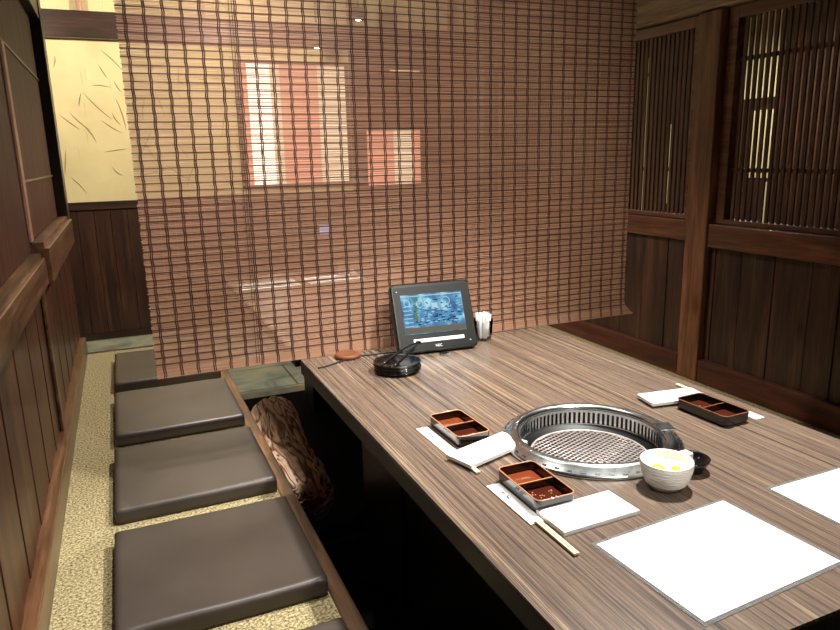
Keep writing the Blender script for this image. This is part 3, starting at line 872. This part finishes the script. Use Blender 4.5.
# plate stack with tongs
base = Vector((.699, 1.800, TOP))
for i in range(4):
    o = MB().lathe([(0,0),(.040,0),(.045,.001),(.064,.0062),(.0705,.0085),(.071,.0100),(.0695,.0105),(.060,.0085),(.043,.0035),(0,.003)], n=56).build('black_plate', M['black_gloss'], smooth=True)
    o.location = base+Vector((random.uniform(-.001,.001), random.uniform(-.001,.001), .0072*i))
    tag(o, ['bottom black plate of the stack beside the tablet','second black plate from the bottom of the stack','third black plate from the bottom of the stack','top black plate of the stack, under the tongs'][i], 'plate', 'stacked black plates')
tg = thing('black_tongs', base+Vector((0,0,.036)), 'pair of black tongs resting across the stacked black plates', 'tongs', rz=.62)
for s in (-1, 1):
    m = MB(); m.tube([(-.055,s*.018,-.004),(-.03,s*.019,-.003),(.02,s*.017,.006),(.06,s*.012,.016),(.10,s*.007,.020),(.13,0,.020)], [.004,.006,.005,.0045,.0045,.004], 8, flat=.55)
    m.build('arm', M['black_gloss'], tg, smooth=True)
    MB().tube([(-.062,s*.018,-.0045),(-.05,s*.018,-.003)], [.0035,.0055], 8, flat=.5).build('tip', M['grey_plastic'], tg, smooth=True)
MB().tube([(.122,-.006,.020),(.134,0,.020),(.122,.006,.020)], .0045, 8).build('spring_joint', M['black_plastic'], tg)

# cup with straws
cg = thing('glass_tumbler', (1.090, 1.985, TOP), 'clear glass tumbler right of the tablet', 'glass')
MB().lathe([(0,0),(.026,0),(.027,.002),(.034,.072),(.0325,.072),(.0255,.006),(0,.005)], n=40).build('body', M['glass'], cg, smooth=True)
for i in range(17):
    a = i*2.4; rr = .003+.019*math.sqrt(i/17)
    bx, by = rr*math.cos(a)*.75, rr*math.sin(a)*.75; tx, ty = rr*math.cos(a)*1.3, rr*math.sin(a)*1.3
    h = .080+random.uniform(0,.012)
    o = MB().tube([(bx,by,0),(tx,ty,h)], .0042, 4, flat=.45).build('toothpick_packet', M['paper'])
    o.location = (1.090, 1.985, TOP+.0065)
    tag(o, 'white paper toothpick packet standing in the glass tumbler', 'packet', 'paper packets in the tumbler')

# things on the far table
o = MB().box(-.03,.03,-.002,.002,0,.055, Matrix.Rotation(-.25,4,'X')).box(-.03,.03,.018,.022,0,.05).build('menu_card', emit('card_glow', srgb(176,196,236), .8)); o.location = (.985, 3.62, TOP+.13)
bpy.data.objects.remove(o)
st = thing('order_tablet', (1.00, 3.60, TOP), 'second order tablet faintly visible at the end of the far table', 'tablet')
MB().box(-.05,.05,-.01,.012,0,.30).build('housing', M['black_plastic'], st, bevel=.004)
MB().box(-.03,.03,-.0115,-.0105,.215,.265).build('screen', emit('far_screen', srgb(176,196,236), 1.2), st)
for i, (x, y, lab) in enumerate(((1.06,3.50,'clear tumbler on the far table beside the second tablet'),(1.11,3.44,'clear tumbler on the far table nearest the right placemat'),(1.24,3.48,'clear tumbler on the far table toward its right edge'))):
    o = copy_tree(cg); o.location = (x, y, TOP); o['label'] = lab; o['group'] = 'tumblers on the far table'

# ------------------------------------------------------------------ lamps
def downlight(x, y, z, label, power, col=(1,.86,.68), size=95, blend=.6, vis=True, rad=.05, aim=None):
    r = thing('ceiling_spotlight', (x, y, z), label, 'spotlight', 'ceiling spotlights')
    MB().lathe([(0,.09),(.045,.09),(.05,.085),(.05,0),(.044,0),(.042,.05),(0,.055)], n=32).build('housing', M['black_plastic'], r, smooth=True)
    MB().lathe([(0,-.012),(.012,-.009),(.021,.004),(.024,.018),(.018,.05)], n=20).build('bulb', M['lamp'], r, smooth=True)
    if z+.09 < CEIL-.001: MB().tube([(0,0,.09),(0,0,CEIL-z)], .008, 8).build('stem', M['black_plastic'], r)
    ld = bpy.data.lights.new('spot', 'SPOT'); ld.energy = power; ld.color = col; ld.spot_size = math.radians(size); ld.spot_blend = blend; ld.shadow_soft_size = rad
    lo = bpy.data.objects.new('lamp_light', ld); COL.objects.link(lo); lo.location = (x, y, z-.02-rad)
    if aim:
        lo.rotation_euler = (Vector(aim)-Vector((x,y,z))).to_track_quat('-Z','Y').to_euler()
    return r
downlight(1.38, 1.32, 2.62, 'ceiling spotlight above the grill table', 400, (1,.96,.9), size=70, blend=.55, aim=(.95,1.15,.76))
downlight(.40, 1.72, 2.62, 'added fill spotlight above the left seats in front of the blind', 130, (1,.93,.84), size=64, blend=.8, aim=(.25,1.75,.4))  # unseen fill added to brighten the cushions and lower left of the blind
downlight(.95, -.3, 2.62, 'added fill spotlight behind the photographer, aimed at the blind', 135, (1,.93,.84), size=66, blend=.9, aim=(.62,2.06,.95))  # unseen frontal fill, added to lift the lower blind
downlight(.9, 3.0, 2.62, 'ceiling spotlight above the far table', 170, (1,.93,.84), size=110)
downlight(.44, 2.75, 2.62, 'added narrow spotlight brightening the log beside the far seats', 230, (1,.95,.88), size=34, blend=.8, aim=(.46,2.72,.1))  # unseen narrow lamp put in to brighten the log
downlight(1.90, 5.50, 2.44, 'bright small spotlight seen through the upper blind, right of the other', 4, size=150)
downlight(1.55, 5.50, 2.22, 'bright small spotlight seen through the blind above the wide window', 4, size=150)
downlight(3.93, 5.20, 2.55, 'bright spotlight near the top right of the blind', 30, size=150)
downlight(-.9, 4.8, 2.45, 'ceiling spotlight above the left end of the passage', 85, size=165, aim=(-.5,5.9,2.2))
downlight(1.0, 4.6, 2.45, 'ceiling spotlight above the middle of the passage', 150, size=165, aim=(1.0,5.9,2.1))
downlight(.3, 4.3, 2.62, 'ceiling spotlight above the stone floor of the passage', 55, size=110)
downlight(3.6, 3.4, 2.62, 'ceiling spotlight above the neighbouring booth', 170, (1,.93,.84), size=150)

w = bpy.data.worlds.new('world'); sc.world = w; w.use_nodes = True
w.node_tree.nodes['Background'].inputs[0].default_value = (.9,.85,.8,1); w.node_tree.nodes['Background'].inputs[1].default_value = .05

# ------------------------------------------------------------------ camera
yaw, pitch, roll, fpx = .407138935, .229932057, -.0235242872, 681.087676
f = Vector((math.sin(yaw)*math.cos(pitch), math.cos(yaw)*math.cos(pitch), -math.sin(pitch)))
r0 = f.cross(Vector((0,0,1))).normalized(); u0 = r0.cross(f)
rr = r0*math.cos(roll)+u0*math.sin(roll); uu = -r0*math.sin(roll)+u0*math.cos(roll)
cd = bpy.data.cameras.new('camera'); cam = bpy.data.objects.new('camera', cd); COL.objects.link(cam)
cd.sensor_width = 36; cd.lens = fpx/840*36; cd.clip_start = .02
cam.matrix_world = Matrix(((rr.x,uu.x,-f.x,0),(rr.y,uu.y,-f.y,0),(rr.z,uu.z,-f.z,1.38),(0,0,0,1)))
sc.camera = cam
vs = sc.view_settings
vs.view_transform = 'Standard'; vs.look = 'None'; vs.exposure = 0; vs.gamma = 1; vs.use_curve_mapping = False
